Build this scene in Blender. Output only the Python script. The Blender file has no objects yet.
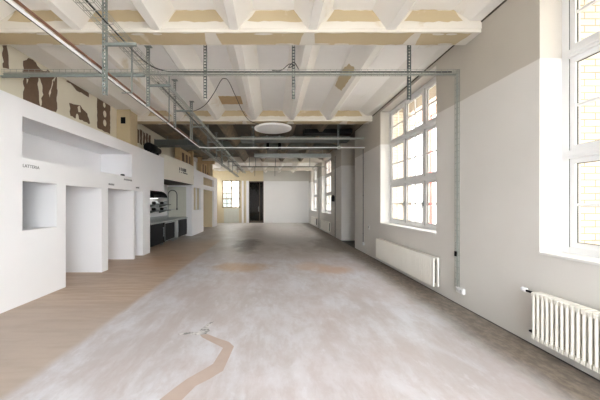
import bpy, math, random
from mathutils import Vector
random.seed(7)
R = random.Random(11)
scene = bpy.context.scene
col = scene.collection

# ------------------------------------------------------------------ constants
F = 280.0; VX = 272.0; VY = 203.0; CH = 1.65
XR = 3.05            # inner face of the right wall
XP = -4.05           # face of the white partition
XO = -4.40           # old wall above the partition
XL = -5.20           # lower left wall
YB, YE = -3.2, 23.3  # wall behind the camera, far wall
ZD = 4.46            # deck underside
ZR = 4.30            # edge rib underside
ZQ = 4.17            # rib underside
ZB = 4.14            # beam underside
SILL, HEAD = 1.08, 4.21

def P(px, py, Y):                       # a point seen at a pixel, at depth Y
    return ((px - VX) / F * Y, Y, CH + (VY - py) / F * Y)

def srgb(r, g, b):
    def f(u):
        u /= 255.0
        return u / 12.92 if u <= 0.04045 else ((u + 0.055) / 1.055) ** 2.4
    return (f(r), f(g), f(b), 1.0)

# ------------------------------------------------------------------ materials
class NT:
    def __init__(s, name):
        s.m = bpy.data.materials.new(name); s.m.use_nodes = True
        s.t = s.m.node_tree; s.b = s.t.nodes['Principled BSDF']
        s.tc = s.t.nodes.new('ShaderNodeTexCoord')
        s.geo = s.t.nodes.new('ShaderNodeNewGeometry')
    def n(s, k): return s.t.nodes.new(k)
    def l(s, a, b): s.t.links.new(a, b)
    def put(s, sock, v):
        if hasattr(v, 'links') or hasattr(v, 'is_linked'): s.l(v, sock)
        else: sock.default_value = v
    def math(s, op, a, b=0.0, clamp=False):
        n = s.n('ShaderNodeMath'); n.operation = op; n.use_clamp = clamp
        s.put(n.inputs[0], a); s.put(n.inputs[1], b); return n.outputs[0]
    def pos(s):
        n = s.n('ShaderNodeSeparateXYZ'); s.l(s.geo.outputs['Position'], n.inputs[0]); return n.outputs
    def noise(s, scale, detail=4, rough=.55, stretch=None, seed=0.0, dist=0.0):
        mp = s.n('ShaderNodeMapping'); s.l(s.geo.outputs['Position'], mp.inputs[0])
        if stretch: mp.inputs['Scale'].default_value = stretch
        mp.inputs['Location'].default_value = (seed, seed * 1.7, seed * .6)
        n = s.n('ShaderNodeTexNoise'); n.inputs['Scale'].default_value = scale
        n.inputs['Detail'].default_value = detail; n.inputs['Roughness'].default_value = rough
        n.inputs['Distortion'].default_value = dist
        s.l(mp.outputs[0], n.inputs['Vector']); return n.outputs['Fac']
    def step(s, v, a, b):               # smoothstep a..b -> 0..1
        n = s.n('ShaderNodeMapRange'); n.interpolation_type = 'SMOOTHSTEP'
        s.put(n.inputs['Value'], v); n.inputs['From Min'].default_value = a; n.inputs['From Max'].default_value = b
        if a > b:
            n.inputs['From Min'].default_value = b; n.inputs['From Max'].default_value = a
            n.inputs['To Min'].default_value = 1.0; n.inputs['To Max'].default_value = 0.0
        return n.outputs['Result']
    def mix(s, f, a, b):
        n = s.n('ShaderNodeMix'); n.data_type = 'RGBA'
        s.put(n.inputs[0], f); s.put(n.inputs[6], a); s.put(n.inputs[7], b); return n.outputs[2]
    def bump(s, h, strength=.2, dist=.01):
        n = s.n('ShaderNodeBump'); n.inputs['Strength'].default_value = strength; n.inputs['Distance'].default_value = dist
        s.l(h, n.inputs['Height']); s.l(n.outputs[0], s.b.inputs['Normal'])
    def fin(s, colr, rough=.6, metal=0.0, spec=.4):
        s.put(s.b.inputs['Base Color'], colr); s.put(s.b.inputs['Roughness'], rough)
        s.b.inputs['Metallic'].default_value = metal
        s.b.inputs['Specular IOR Level'].default_value = spec
        return s.m

def simple(name, c, rough=.6, metal=0.0, var=.06, scale=6.0, spec=.4):
    n = NT(name); v = n.noise(scale)
    d = (c[0] * (1 - var), c[1] * (1 - var), c[2] * (1 - var), 1); e = tuple(min(1, k * (1 + var)) for k in c[:3]) + (1,)
    return n.fin(n.mix(v, d, e), rough, metal, spec)

M = {}
M['white'] = simple('white_paint', srgb(236, 236, 238), .6, 0, .015, 2)
M['white_grey'] = simple('grey_white_paint', srgb(205, 207, 205), .6, 0, .02, 2)
M['reveal'] = simple('white_reveal_paint', srgb(238, 238, 238), .6, 0, .02, 3)
M['frame'] = simple('white_window_lacquer', srgb(222, 222, 222), .35, 0, .01, 3)
M['rad'] = simple('cream_radiator_enamel', srgb(232, 229, 220), .35, 0, .01, 3)
M['galv'] = simple('galvanised_steel', srgb(138, 146, 142), .5, .25, .12, 14)
M['galv_dk'] = simple('weathered_zinc', srgb(92, 100, 98), .55, .25, .14, 14)
M['galv_lt'] = simple('bright_zinc', srgb(176, 180, 176), .4, .5, .1, 14)
M['wire'] = simple('zinc_wire', srgb(158, 160, 152), .5, .25, .1, 20)
M['copper'] = simple('brown_pipe_lagging', srgb(120, 84, 66), .55, 0, .12, 10)
M['black'] = simple('black_plastic', srgb(22, 22, 23), .55, 0, .1, 8, .1)
M['cable'] = simple('black_cable_sheath', srgb(38, 38, 38), .6, 0, .1, 8)
M['greycable'] = simple('grey_cable_sheath', srgb(92, 92, 88), .6, 0, .1, 8)
M['steel'] = simple('brushed_stainless', srgb(176, 180, 182), .3, .85, .06, 20)
M['darkglass'] = simple('black_glass_door', srgb(20, 21, 24), .35, 0, .1, 2, .06)
M['wood'] = simple('raw_timber', srgb(196, 168, 128), .7, 0, .14, 5)
M['tanboard'] = simple('bare_tan_board', srgb(194, 178, 146), .75, 0, .08, 8)
M['brownpatch'] = simple('brown_bare_render', srgb(108, 88, 72), .85, 0, .18, 12)
M['lampwhite'] = simple('lamp_opal', srgb(242, 242, 242), .4, 0, .01, 2)
n = NT('added_fill_glow'); n.b.inputs['Emission Color'].default_value = (1, .97, .92, 1); n.b.inputs['Emission Strength'].default_value = 2.0; M['fill_glow'] = n.fin(srgb(240, 240, 236), .5)  # glow for the strip added inside the kitchen hood
M['tile'] = simple('grey_green_tile', srgb(206, 206, 194), .4, 0, .05, 6)
M['beige_white'] = simple('bulkhead_cream_paint', srgb(234, 229, 216), .6, 0, .03, 2)
M['beige'] = simple('beige_wall_paint', srgb(214, 200, 168), .65, 0, .05, 3)
M['ink'] = simple('grey_lettering', srgb(96, 96, 98), .6, 0, .05, 6)
M['duct'] = simple('dull_duct_steel', srgb(96, 102, 100), .5, .4, .1, 5)
M['red'] = simple('red_painted_pilaster', srgb(196, 96, 88), .7, 0, .06, 3)
M['asphalt'] = simple('yard_paving', srgb(150, 146, 140), .85, 0, .1, 3)
M['doorframe'] = simple('dark_bronze_frame', srgb(74, 66, 56), .45, .2, .08, 6)
M['oldframe'] = simple('old_brown_window_frame', srgb(150, 128, 98), .55, 0, .08, 6)
M['shade_stair'] = simple('dark_shade_and_stair', srgb(70, 62, 52), .7, 0, .1, 6)  # dark tone for painted soffit shade, shadow line and the stairwell walls

n = NT('window_glass')                   # thin glazing, tinted to dim the daylight
t = n.n('ShaderNodeBsdfTransparent'); t.inputs[0].default_value = (.78, .80, .79, 1)
g = n.n('ShaderNodeBsdfGlossy'); g.inputs['Roughness'].default_value = .02
mx = n.n('ShaderNodeMixShader'); mx.inputs[0].default_value = .06
n.l(t.outputs[0], mx.inputs[1]); n.l(g.outputs[0], mx.inputs[2])
n.l(mx.outputs[0], n.t.nodes['Material Output'].inputs[0])
M['glass'] = n.m

n = NT('smoked_glass')
t = n.n('ShaderNodeBsdfTransparent'); t.inputs[0].default_value = (.16, .16, .15, 1)
g = n.n('ShaderNodeBsdfGlossy'); g.inputs['Roughness'].default_value = .03
mx = n.n('ShaderNodeMixShader'); mx.inputs[0].default_value = .05
n.l(t.outputs[0], mx.inputs[1]); n.l(g.outputs[0], mx.inputs[2])
n.l(mx.outputs[0], n.t.nodes['Material Output'].inputs[0])
M['smoked'] = n.m

n = NT('two_tone_wall_paint'); x, y, z = n.pos()
v = n.noise(1.4, 5); zz = n.math('ADD', z, n.math('MULTIPLY', n.math('SUBTRACT', n.noise(3, 3), .5), .02))
lo = n.mix(v, srgb(205, 202, 196), srgb(214, 211, 206)); hi = n.mix(v, srgb(176, 170, 159), srgb(188, 182, 171))
n.bump(n.noise(60, 3), .08, .004)
M['wall2'] = n.fin(n.mix(n.step(zz, 3.29, 3.305), lo, hi), .65)

n = NT('far_wall_paint'); x, y, z = n.pos(); v = n.noise(1.2, 4)
lo = n.mix(v, srgb(234, 234, 234), srgb(240, 240, 240)); hi = n.mix(v, srgb(196, 194, 188), srgb(208, 206, 200))
M['backwall'] = n.fin(n.mix(n.step(z, 3.46, 3.475), lo, hi), .65)

n = NT('two_tone_reveal_paint'); x, y, z = n.pos()
M['reveal'] = n.fin(n.mix(n.step(z, 3.29, 3.305), srgb(222, 221, 218), srgb(196, 191, 182)), .6)
n = NT('yellow_brick'); x, y, z = n.pos()
cmb = n.n('ShaderNodeCombineXYZ'); n.l(n.math('ADD', x, y), cmb.inputs[0]); n.l(z, cmb.inputs[1])
br = n.n('ShaderNodeTexBrick'); n.l(cmb.outputs[0], br.inputs['Vector'])
br.inputs['Color1'].default_value = srgb(222, 212, 194); br.inputs['Color2'].default_value = srgb(230, 222, 206)
br.inputs['Mortar'].default_value = srgb(160, 148, 132); br.inputs['Scale'].default_value = 1.0
br.inputs['Brick Width'].default_value = .25; br.inputs['Row Height'].default_value = .0765; br.inputs['Mortar Size'].default_value = .006
M['brick'] = n.fin(br.outputs['Color'], .85)

n = NT('brown_brick'); x, y, z = n.pos()
cmb = n.n('ShaderNodeCombineXYZ'); n.l(n.math('ADD', x, y), cmb.inputs[0]); n.l(z, cmb.inputs[1])
br = n.n('ShaderNodeTexBrick'); n.l(cmb.outputs[0], br.inputs['Vector'])
br.inputs['Color1'].default_value = srgb(150, 112, 88); br.inputs['Color2'].default_value = srgb(120, 92, 74)
br.inputs['Mortar'].default_value = srgb(168, 150, 132); br.inputs['Scale'].default_value = 1.0
br.inputs['Brick Width'].default_value = .25; br.inputs['Row Height'].default_value = .0765; br.inputs['Mortar Size'].default_value = .008
M['brownbrick'] = n.fin(br.outputs['Color'], .85)

n = NT('pale_facade_render'); x, y, z = n.pos(); v = n.noise(.8, 5)
M['facade'] = n.fin(n.mix(v, srgb(216, 212, 206), srgb(226, 223, 218)), .85)

def ceiling_mat(name, a, b, stain, amount, sc=.9, seed=0.):
    n = NT(name); v = n.noise(1.7, 5, seed=seed)
    base = n.mix(v, a, b)
    st = n.step(n.noise(sc, 6, .62, (1, .5, 1), 3.0 + seed, .6), amount, amount + .12)
    n.bump(n.noise(30, 4), .12, .006)
    return n.fin(n.mix(n.math('MULTIPLY', st, .65), base, stain), .75)
M['deck'] = ceiling_mat('deck_white_plaster', srgb(232, 230, 227), srgb(243, 242, 239), srgb(206, 190, 160), .66)
M['rib'] = ceiling_mat('rib_cream_plaster', srgb(228, 224, 216), srgb(238, 236, 231), srgb(204, 186, 152), .60, 1.4, 5.)
M['beam'] = ceiling_mat('beam_cream_plaster', srgb(211, 205, 193), srgb(225, 220, 210), srgb(200, 184, 154), .62, 2.0, 9.)
M['rawdeck'] = ceiling_mat('raw_dark_concrete', srgb(88, 82, 74), srgb(116, 109, 100), srgb(140, 124, 104), .55, 1.2, 2.)
M['rawrib'] = ceiling_mat('raw_brown_rib', srgb(104, 94, 80), srgb(140, 128, 110), srgb(168, 144, 112), .52, 1.5, 4.)
M['greybeam'] = ceiling_mat('grey_green_beam', srgb(104, 110, 104), srgb(132, 136, 128), srgb(140, 124, 100), .62, 1.5, 6.)
M['rawtan'] = ceiling_mat('exposed_tan_plaster', srgb(186, 168, 134), srgb(198, 182, 150), srgb(222, 214, 196), .58, 2.6, 1.)

n = NT('old_cream_wall'); v = n.noise(2.2, 5)
M['oldwall'] = n.fin(n.mix(v, srgb(208, 201, 182), srgb(222, 216, 198)), .8)

# floor: worn screed with a browner strip on the left, stains and a dirty edge on the right
n = NT('worn_screed'); x, y, z = n.pos()
big = n.noise(.55, 6, .6, seed=2.); mid = n.noise(1.8, 7, .65, (1, .6, 1), 5., .4); fine = n.noise(14, 5, .7, (1, .5, 1))
streak = n.noise(3.2, 6, .7, (2.2, .35, 1), 7.)
base = n.mix(n.step(mid, .36, .66), srgb(190, 183, 181), srgb(211, 210, 213))
base = n.mix(n.math('MULTIPLY', n.step(streak, .45, .7), .45), base, srgb(218, 217, 219))
pink = n.step(big, .45, .68); base = n.mix(n.math('MULTIPLY', pink, .5), base, srgb(198, 184, 180))
mott = n.noise(5.5, 7, .72, (1, .45, 1), 21., .3)
base = n.mix(n.math('MULTIPLY', n.step(mott, .46, .62), .4), base, srgb(184, 171, 167))
base = n.mix(n.math('MULTIPLY', n.step(mott, .44, .34), .4), base, srgb(220, 219, 222))
base = n.mix(n.math('MULTIPLY', n.step(fine, .52, .75), .22), base, srgb(180, 170, 163))
wob = n.math('MULTIPLY', n.math('SUBTRACT', n.noise(1.3, 5), .5), .9)
# the far part of the floor has lost its white film
far = n.step(n.math('ADD', y, n.math('MULTIPLY', wob, 3.0)), 7.6, 10.2)
farc = n.mix(n.step(mid, .35, .65), srgb(170, 159, 148), srgb(196, 188, 180))
base = n.mix(n.math('MULTIPLY', far, .85), base, farc)
pale = n.math('MULTIPLY', n.step(n.math('ADD', x, wob), -1.2, -.2), n.step(n.math('ADD', x, wob), 2.0, 1.2))  # pale middle stands in for reflections on the far floor
pale = n.math('MULTIPLY', pale, n.step(n.math('ADD', y, n.math('MULTIPLY', wob, 3.)), 10.8, 12.2))
base = n.mix(n.math('MULTIPLY', pale, .6), base, srgb(214, 208, 202))
# left strip
lx = n.math('ADD', x, n.math('MULTIPLY', wob, .12))
left = n.math('MULTIPLY', n.step(lx, -2.2, -2.34), n.step(n.math('ADD', y, wob), 13.5, 11.0))
grain = n.noise(2.5, 6, .6, (.5, 3., 1), 3.)
leftc = n.mix(n.step(grain, .35, .65), srgb(178, 152, 126), srgb(198, 173, 148))
nearleft = n.step(n.math('ADD', y, wob), 5.4, 3.6)
leftc = n.mix(n.math('MULTIPLY', nearleft, .6), leftc, srgb(176, 165, 154))
base = n.mix(n.math('MULTIPLY', left, .9), base, leftc)
# rusty patches and a dark wet stain
def blob(cx, cy, rx, ry, c, amt):
    global base
    dx = n.math('DIVIDE', n.math('SUBTRACT', x, cx), rx); dy = n.math('DIVIDE', n.math('SUBTRACT', y, cy), ry)
    d = n.math('SQRT', n.math('ADD', n.math('MULTIPLY', dx, dx), n.math('MULTIPLY', dy, dy)))
    d = n.math('ADD', d, n.math('MULTIPLY', n.math('SUBTRACT', mid, .5), 1.6))
    base = n.mix(n.math('MULTIPLY', n.math('MULTIPLY', n.step(d, 1.25, .35), amt), n.step(fine, .12, .5)), base, c)
blob(-.85, 7.2, .85, .55, srgb(190, 152, 110), .75)
blob(1.5, 6.95, .65, .5, srgb(198, 160, 130), .7)
blob(.95, 7.3, .5, .5, srgb(206, 176, 152), .55)
blob(-.95, 11.2, .6, 1.8, srgb(96, 87, 78), .9)
blob(2.3, 11.0, .7, 2.2, srgb(128, 114, 100), .7)
blob(-3.2, 7.9, .8, 1.2, srgb(190, 148, 108), .4)
# unscreeded dirty edge by the window wall
rx = n.math('ADD', x, n.math('MULTIPLY', wob, .35))
base = n.mix(n.math('MULTIPLY', n.step(rx, 2.2, 2.72), .88), base, n.mix(n.step(fine, .38, .66), srgb(98, 86, 71), srgb(142, 127, 109)))
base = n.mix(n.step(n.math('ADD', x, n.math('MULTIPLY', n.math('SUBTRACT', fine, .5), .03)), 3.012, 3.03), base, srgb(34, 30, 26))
mu = n.n('ShaderNodeMix'); mu.data_type = 'RGBA'; mu.blend_type = 'MULTIPLY'; mu.inputs[0].default_value = 1.0
n.l(base, mu.inputs[6]); mu.inputs[7].default_value = (.90, .91, .93, 1); base = mu.outputs[2]
rough = n.math('ADD', .30, n.math('MULTIPLY', mid, .3))
n.bump(n.math('ADD', fine, mid), .12, .006)
M['floor'] = n.fin(base, rough, 0, .35)
n = NT('trench_mortar'); v = n.noise(5, 6, .65)
M['trench'] = n.fin(n.mix(v, srgb(170, 152, 141), srgb(186, 170, 160)), .7)
n = NT('grey_mortar_splash'); v = n.noise(9, 6, .65)
M['splash'] = n.fin(n.mix(n.step(v, .4, .6), srgb(132, 132, 132), srgb(214, 212, 210)), .8)

# ------------------------------------------------------------------ mesh builder
class MB:
    def __init__(s): s.v = []; s.f = []; s.mi = []; s.sm = []
    def add(s, vs, fs, mi=0, smooth=False):
        o = len(s.v); s.v += [tuple(p) for p in vs]
        for f in fs: s.f.append(tuple(o + i for i in f)); s.mi.append(mi); s.sm.append(smooth)
        return s
    def box(s, x0, x1, y0, y1, z0, z1, mi=0):
        if x0 > x1: x0, x1 = x1, x0
        if y0 > y1: y0, y1 = y1, y0
        if z0 > z1: z0, z1 = z1, z0
        vs = [(x0,y0,z0),(x1,y0,z0),(x1,y1,z0),(x0,y1,z0),(x0,y0,z1),(x1,y0,z1),(x1,y1,z1),(x0,y1,z1)]
        return s.add(vs, [(0,3,2,1),(4,5,6,7),(0,1,5,4),(1,2,6,5),(2,3,7,6),(3,0,4,7)], mi)
    def prism(s, poly, axis, a, b, mi=0):       # poly: 2-D outline, extruded along axis between a and b
        def mk(u, v, w):
            return {'x': (w, u, v), 'y': (u, w, v), 'z': (u, v, w)}[axis]
        k = len(poly); vs = [mk(u, v, a) for u, v in poly] + [mk(u, v, b) for u, v in poly]
        fs = [tuple(range(k)), tuple(range(2 * k - 1, k - 1, -1))]
        fs += [(i, (i + 1) % k, k + (i + 1) % k, k + i) for i in range(k)]
        return s.add(vs, fs, mi)
    def tube(s, pts, r, n=8, mi=0, smooth=True, close=True):
        pts = [Vector(p) for p in pts]; vs = []; fs = []; prev = None
        for i, p in enumerate(pts):
            d = (pts[min(i + 1, len(pts) - 1)] - pts[max(i - 1, 0)]).normalized()
            if prev is None:
                a = Vector((0, 0, 1)) if abs(d.z) < .9 else Vector((1, 0, 0))
                u = d.cross(a).normalized()
            else:
                u = (prev - d * prev.dot(d)).normalized()
            prev = u; w = d.cross(u)
            for k in range(n):
                an = 2 * math.pi * (k + .5) / n
                vs.append(p + (u * math.cos(an) + w * math.sin(an)) * r)
        for i in range(len(pts) - 1):
            for k in range(n):
                fs.append((i*n+k, i*n+(k+1)%n, (i+1)*n+(k+1)%n, (i+1)*n+k))
        s.add(vs, fs, mi, smooth)
        if close:
            m = len(pts) - 1
            s.add(vs[:n], [tuple(range(n - 1, -1, -1))], mi); s.add(vs[m*n:], [tuple(range(n))], mi)
        return s
    def lathe(s, prof, c, n=32, axis='z', mi=0, smooth=True):
        vs = []; fs = []
        for r, h in prof:
            for k in range(n):
                a = 2 * math.pi * k / n; u, v = r * math.cos(a), r * math.sin(a)
                vs.append({'z': (c[0]+u, c[1]+v, c[2]+h), 'y': (c[0]+u, c[1]+h, c[2]+v), 'x': (c[0]+h, c[1]+u, c[2]+v)}[axis])
        for i in range(len(prof) - 1):
            for k in range(n): fs.append((i*n+k, i*n+(k+1)%n, (i+1)*n+(k+1)%n, (i+1)*n+k))
        fs.append(tuple(range(n))); m = len(prof) - 1; fs.append(tuple(m*n+k for k in range(n)))
        return s.add(vs, fs, mi, smooth)
    def poly(s, pts, mi=0):
        return s.add(pts, [tuple(range(len(pts)))], mi)
    def build(s, name, mats, parent=None, origin=None, bevel=0.0):
        if not isinstance(mats, (list, tuple)): mats = [mats]
        if origin is None:
            origin = Vector((0, 0, 0)) if parent is not None else Vector((0, 0, 0))
        me = bpy.data.meshes.new(name)
        o_ = Vector(origin)
        me.from_pydata([tuple(Vector(p) - o_) for p in s.v], [], s.f)
        for m in mats: me.materials.append(m)
        for p, mi, sm in zip(me.polygons, s.mi, s.sm): p.material_index = mi; p.use_smooth = sm
        import bmesh
        bm = bmesh.new(); bm.from_mesh(me); bmesh.ops.recalc_face_normals(bm, faces=bm.faces[:]) if not getattr(s, 'keepn', False) else None
        bm.to_mesh(me); bm.free()
        o = bpy.data.objects.new(name, me); col.objects.link(o)
        if parent is not None: o.parent = parent
        else: o.location = o_
        if bevel:
            b = o.modifiers.new('bevel', 'BEVEL'); b.width = bevel; b.segments = 2; b.limit_method = 'ANGLE'
        return o

def empty(name, loc):
    o = bpy.data.objects.new(name, None); o.location = loc; o.empty_display_size = .1; col.objects.link(o); return o
def tag(o, label=None, cat=None, group=None, kind=None):
    if label: o['label'] = label
    if cat: o['category'] = cat
    if group: o['group'] = group
    if kind: o['kind'] = kind
    return o
def struct(o, label=None):
    o['kind'] = 'structure'
    if label: o['label'] = label
    return o
def copy_tree(o, parent=None):
    c = o.copy(); col.objects.link(c); c.parent = parent
    for ch in [k for k in bpy.data.objects if k.parent == o]: copy_tree(ch, c)
    return c
def crv(pts, sub=8):                     # Catmull-Rom through the points
    pts = [Vector(p) for p in pts]; out = []
    for i in range(len(pts) - 1):
        p0 = pts[max(i-1, 0)]; p1 = pts[i]; p2 = pts[i+1]; p3 = pts[min(i+2, len(pts)-1)]
        for k in range(sub):
            t = k / sub
            out.append(.5 * ((2*p1) + (p2-p0)*t + (2*p0-5*p1+4*p2-p3)*t*t + (3*p1-p0-3*p2+p3)*t*t*t))
    return out + [pts[-1]]
def ragged(pts, amp, step=.06):          # 2-D outline with a broken edge
    out = []
    for i in range(len(pts)):
        a, b = pts[i], pts[(i + 1) % len(pts)]
        d = math.hypot(b[0]-a[0], b[1]-a[1]); k = max(1, int(d / step))
        for j in range(k):
            t = j / k
            out.append((a[0]+(b[0]-a[0])*t + R.uniform(-amp, amp), a[1]+(b[1]-a[1])*t + R.uniform(-amp, amp)))
    return out

def wall_x(mb, xa, xb, y0, y1, z0, z1, holes, mi_a=0, mi_b=0, mi_r=0):
    """wall slab between planes xa and xb with rectangular holes (ya,yb,za,zb)"""
    ys = sorted({y0, y1, *[h[0] for h in holes], *[h[1] for h in holes]}); zs = sorted({z0, z1, *[h[2] for h in holes], *[h[3] for h in holes]})
    ys = [k for k in ys if y0 <= k <= y1]; zs = [k for k in zs if z0 <= k <= z1]
    for i in range(len(ys)-1):
        for j in range(len(zs)-1):
            cy = (ys[i]+ys[i+1])/2; cz = (zs[j]+zs[j+1])/2
            if any(h[0] < cy < h[1] and h[2] < cz < h[3] for h in holes): continue
            for xx, mi in ((xa, mi_a), (xb, mi_b)):
                mb.add([(xx,ys[i],zs[j]),(xx,ys[i+1],zs[j]),(xx,ys[i+1],zs[j+1]),(xx,ys[i],zs[j+1])], [(0,1,2,3)], mi)
    for h in holes:
        a, b, c, d = max(h[0], y0), min(h[1], y1), max(h[2], z0), min(h[3], z1)
        for q in ([(xa,a,c),(xb,a,c),(xb,a,d),(xa,a,d)], [(xa,b,c),(xb,b,c),(xb,b,d),(xa,b,d)], [(xa,a,d),(xb,a,d),(xb,b,d),(xa,b,d)]):
            mb.add(q, [(0,1,2,3)], mi_r)
        if h[2] > z0: mb.add([(xa,a,c),(xb,a,c),(xb,b,c),(xa,b,c)], [(0,1,2,3)], mi_r)
    for q in ([(xa,y0,z0),(xb,y0,z0),(xb,y0,z1),(xa,y0,z1)], [(xa,y1,z0),(xb,y1,z0),(xb,y1,z1),(xa,y1,z1)], [(xa,y0,z1),(xb,y0,z1),(xb,y1,z1),(xa,y1,z1)]):
        mb.add(q, [(0,1,2,3)], mi_a)

# ------------------------------------------------------------------ setting
def fl(px, py, z=0.002):
    Y = F * CH / (py - VY); return ((px - VX) / F * Y, Y, z)
mb = MB(); mb.box(XL - .3, 3.95, YB - .3, YE + .3, -.2, 0)
mb.poly([fl(*p) for p in [(157,402),(172,390),(187,379),(203,370),(213,364),(218,356),(223,348),(215,344),(202,337.5),(200,335),(207,334),(217,338),(229,342),(234,346.5),(229,358),(223,371),(210,379),(196,386),(180,402)]], 1)
mb.poly([fl(*p) for p in [(196,334),(199,331),(204,327),(207,324),(214,321),(211,325),(208,328),(210,331),(206,334),(200,335)]], 2)
mb.poly([fl(*p, .0015) for p in [(178,334),(190,332),(199,332.5),(199,335),(190,334.5),(179,335)]], 2)
struct(mb.build('floor', [M['floor'], M['trench'], M['splash']]), 'worn pale screed floor with brown strip and patched trench')

WINS = [(-2.75, -.08), (.52, 3.19), (5.2, 7.87), (14.5, 17.17), (19.1, 21.77)]  # first window is unseen, added to bring in more daylight
holes = [(a, b, SILL, HEAD) for a, b in WINS]
ZT = 4.75
def right_wall(name, y0, y1):
    mb = MB(); hs = [h for h in holes if y0 < h[0] < y1]
    wall_x(mb, XR, 3.42, y0, y1, 0, ZT, hs, 0, 0, 1)
    wall_x(mb, 3.42, 3.92, y0, y1, -1.0, ZT, hs, 0, 2, 2)
    return struct(mb.build(name, [M['wall2'], M['reveal'], M['brick']]))
right_wall('wall_right', YB - .3, 10.3)
o = right_wall('wall_right_far', 12.3, YE + .3)
mb = MB(); mb.box(3.75, 3.92, 10.3, 12.3, -.2, ZT)
struct(mb.build('wall_right_recess', M['wall2']))

mb = MB()                                # far wall with openings for the old window and glazed door
mb.box(-1.92, -.70, YE, YE + .3, 3.46, ZT); mb.box(-.70, 3.4, YE, YE + .3, 0, ZT)
mb.box(-4.15, -1.92, YE, YE + .3, 3.52, ZT, 1); mb.box(XL - .3, -4.15, YE, YE + .3, 0, ZT, 1)
mb.box(-2.62, -2.10, YE, YE + .3, 0, 3.52, 1); mb.box(-4.15, -2.62, YE, YE + .3, 0, 1.25, 1)
mb.box(-2.10, -1.92, YE, YE + .3, 0, 3.52, 1)
mb.box(-1.92, -.72, YE - .02, YE, 3.46, ZD, 1)
mb.box(XL - .3, -1.92, YE - .02, YE, 3.55, ZD, 1)
struct(mb.build('wall_far', [M['backwall'], M['beige']]))
mb = MB()                                # wall behind the camera: unseen tall openings added for fill light
mb.box(XL - .3, 3.92, YB - .3, YB, 0, .5); mb.box(XL - .3, 3.92, YB - .3, YB, 4.3, ZT)
for xa, xb in ((XL - .3, -.6), (1.05, 1.25), (2.9, 3.92)): mb.box(xa, xb, YB - .3, YB, .5, 4.3)
struct(mb.build('wall_rear', M['white']))

# left: plain lower wall and the old painted wall above it with broken render
mb = MB()
mb.box(XL - .3, XL, YB - .3, 20.6, 0, 3.20, 2); mb.box(XL - .3, XL, 20.6, YE + .3, 0, 2.6, 2); mb.box(XL - .3, XL, 22.6, YE + .3, 2.6, ZT, 2)
mb.box(XL - .3, XL, 20.6, 22.6, 3.7, ZT, 2)  # space below is an unseen opening added to light the far end
mb.box(XL - .3, XO, YB - .3, 14.0, 3.20, ZT)
mb.box(XL - .3, XL, 14.0, 20.6, 3.20, ZT, 2)
xo = XO + .004
def patch(pts, mi=1, amp=.02, holes_=()):
    w = []
    for px, py in pts:
        Y = F * -XO / (VX - px); w.append((Y, CH + (VY - py) / F * Y))
    mb.poly([(xo, a, min(b, ZR - .01)) for a, b in ragged(w, amp)], mi)
patch([(23,61),(28,58),(33,60),(38,66),(42,71),(47,70),(52,74),(57,73),(56.5,112),(40,108),(23.5,102)], 1, .018)
def gap(pts):
    w = []
    for px, py in pts:
        Y = F * -XO / (VX - px); w.append((Y, CH + (VY - py) / F * Y))
    mb.poly([(xo + .004, a, b) for a, b in ragged(w, .012, .05)], 0)
gap([(38.5,78),(40,79),(42,88),(42.5,95),(41,98),(41.5,106),(39.5,106),(38.8,95),(37.5,84)])
gap([(26,78),(27.5,79),(27,84),(26.3,82)])
gap([(52,80),(53,79),(51,91),(49.5,98),(48.5,94),(50.5,88)])
gap([(55,74),(56,74),(53.5,82),(53,80)])
gap([(77,107),(80,106),(80.5,112),(78,112)])
patch([(66,80),(76,83),(88,91),(89,97),(79,92)], 1, .02)
patch([(69,102),(80,106),(87,113),(90,124),(80,120),(70,116)])
patch([(97,97),(110,103),(110,134),(97,128)], 1, .012)
patch([(2,44),(7,43),(8,68),(3,69)])
patch([(-30,40),(-18,42),(-16,80),(-32,82)])
for (px, py, r) in ((104, 105, .07), (104.5, 114, .09), (104.5, 123, .09)):
    Y = F * -XO / (VX - px); zc = CH + (VY - py) / F * Y
    mb.poly([(xo + .004, Y + r*.8*math.cos(k*.7), zc + r*math.sin(k*.7)) for k in range(9)], 0)
for (px, py) in ((77, 118),):
    Y = F * -XO / (VX - px); zc = CH + (VY - py) / F * Y
    mb.poly([(xo + .004, Y + .05*math.cos(k*.7), zc + .1*math.sin(k*.7)) for k in range(9)], 0)
for k in range(5):
    ya = 9.1 + k*.22; mb.poly([(xo, a, b) for a, b in ragged([(ya, 3.62), (ya+.16, 3.62), (ya+.16, 4.08+.04*(k%2)), (ya, 4.08)], .025)], 1)
struct(mb.build('wall_left', [M['oldwall'], M['brownpatch'], M['white']]))

# bare pier where the second beam lands
mb = MB(); mb.box(XO, -4.06, 7.95, 8.45, 3.34, ZR)
mb.box(XO, -4.02, 7.93, 7.97, 3.34, ZR)
mb.box(-4.28, -4.15, 7.922, 7.93, 3.90, 4.08, 1)
struct(mb.build('pillar_left', [M['tanboard'], M['black']]))

# white partition with pass-through, doorways and the long upper niche
NB, NT_, NY0, NY1 = 2.39, 3.06, 4.545, 8.10
ph = [(4.545, 5.27, 1.20, 2.01), (5.50, 6.66, 0, 2.0), (6.92, 8.19, 0, 2.02), (8.29, 8.79, 0, 2.02), (NY0, NY1, NB, NT_)]
mb = MB(); wall_x(mb, XP, XP - .12, YB, 9.3, 0, 3.34, ph); mb.box(XP, XP - .12, 9.3, 10.5, 2.08, 3.34)
for a, b in ((5.28, 5.5), (6.66, 6.92), (8.19, 8.29), (8.79, 9.3)): mb.box(XP - .01, XL, a + .0005, b - .0005, 0, 2.30)
mb.box(XP - .1, XL, YB, 9.3, 2.20, 2.33)
mb.box(XP - .1, XL, YB, 10.5, 3.24, 3.338)
mb.box(XP - .1, -4.97, NY0 - .1, NY1 + .1, 2.33, NB); mb.box(XP - .1, -4.97, NY0 - .1, NY1 + .1, NT_, NT_ + .06)
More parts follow.
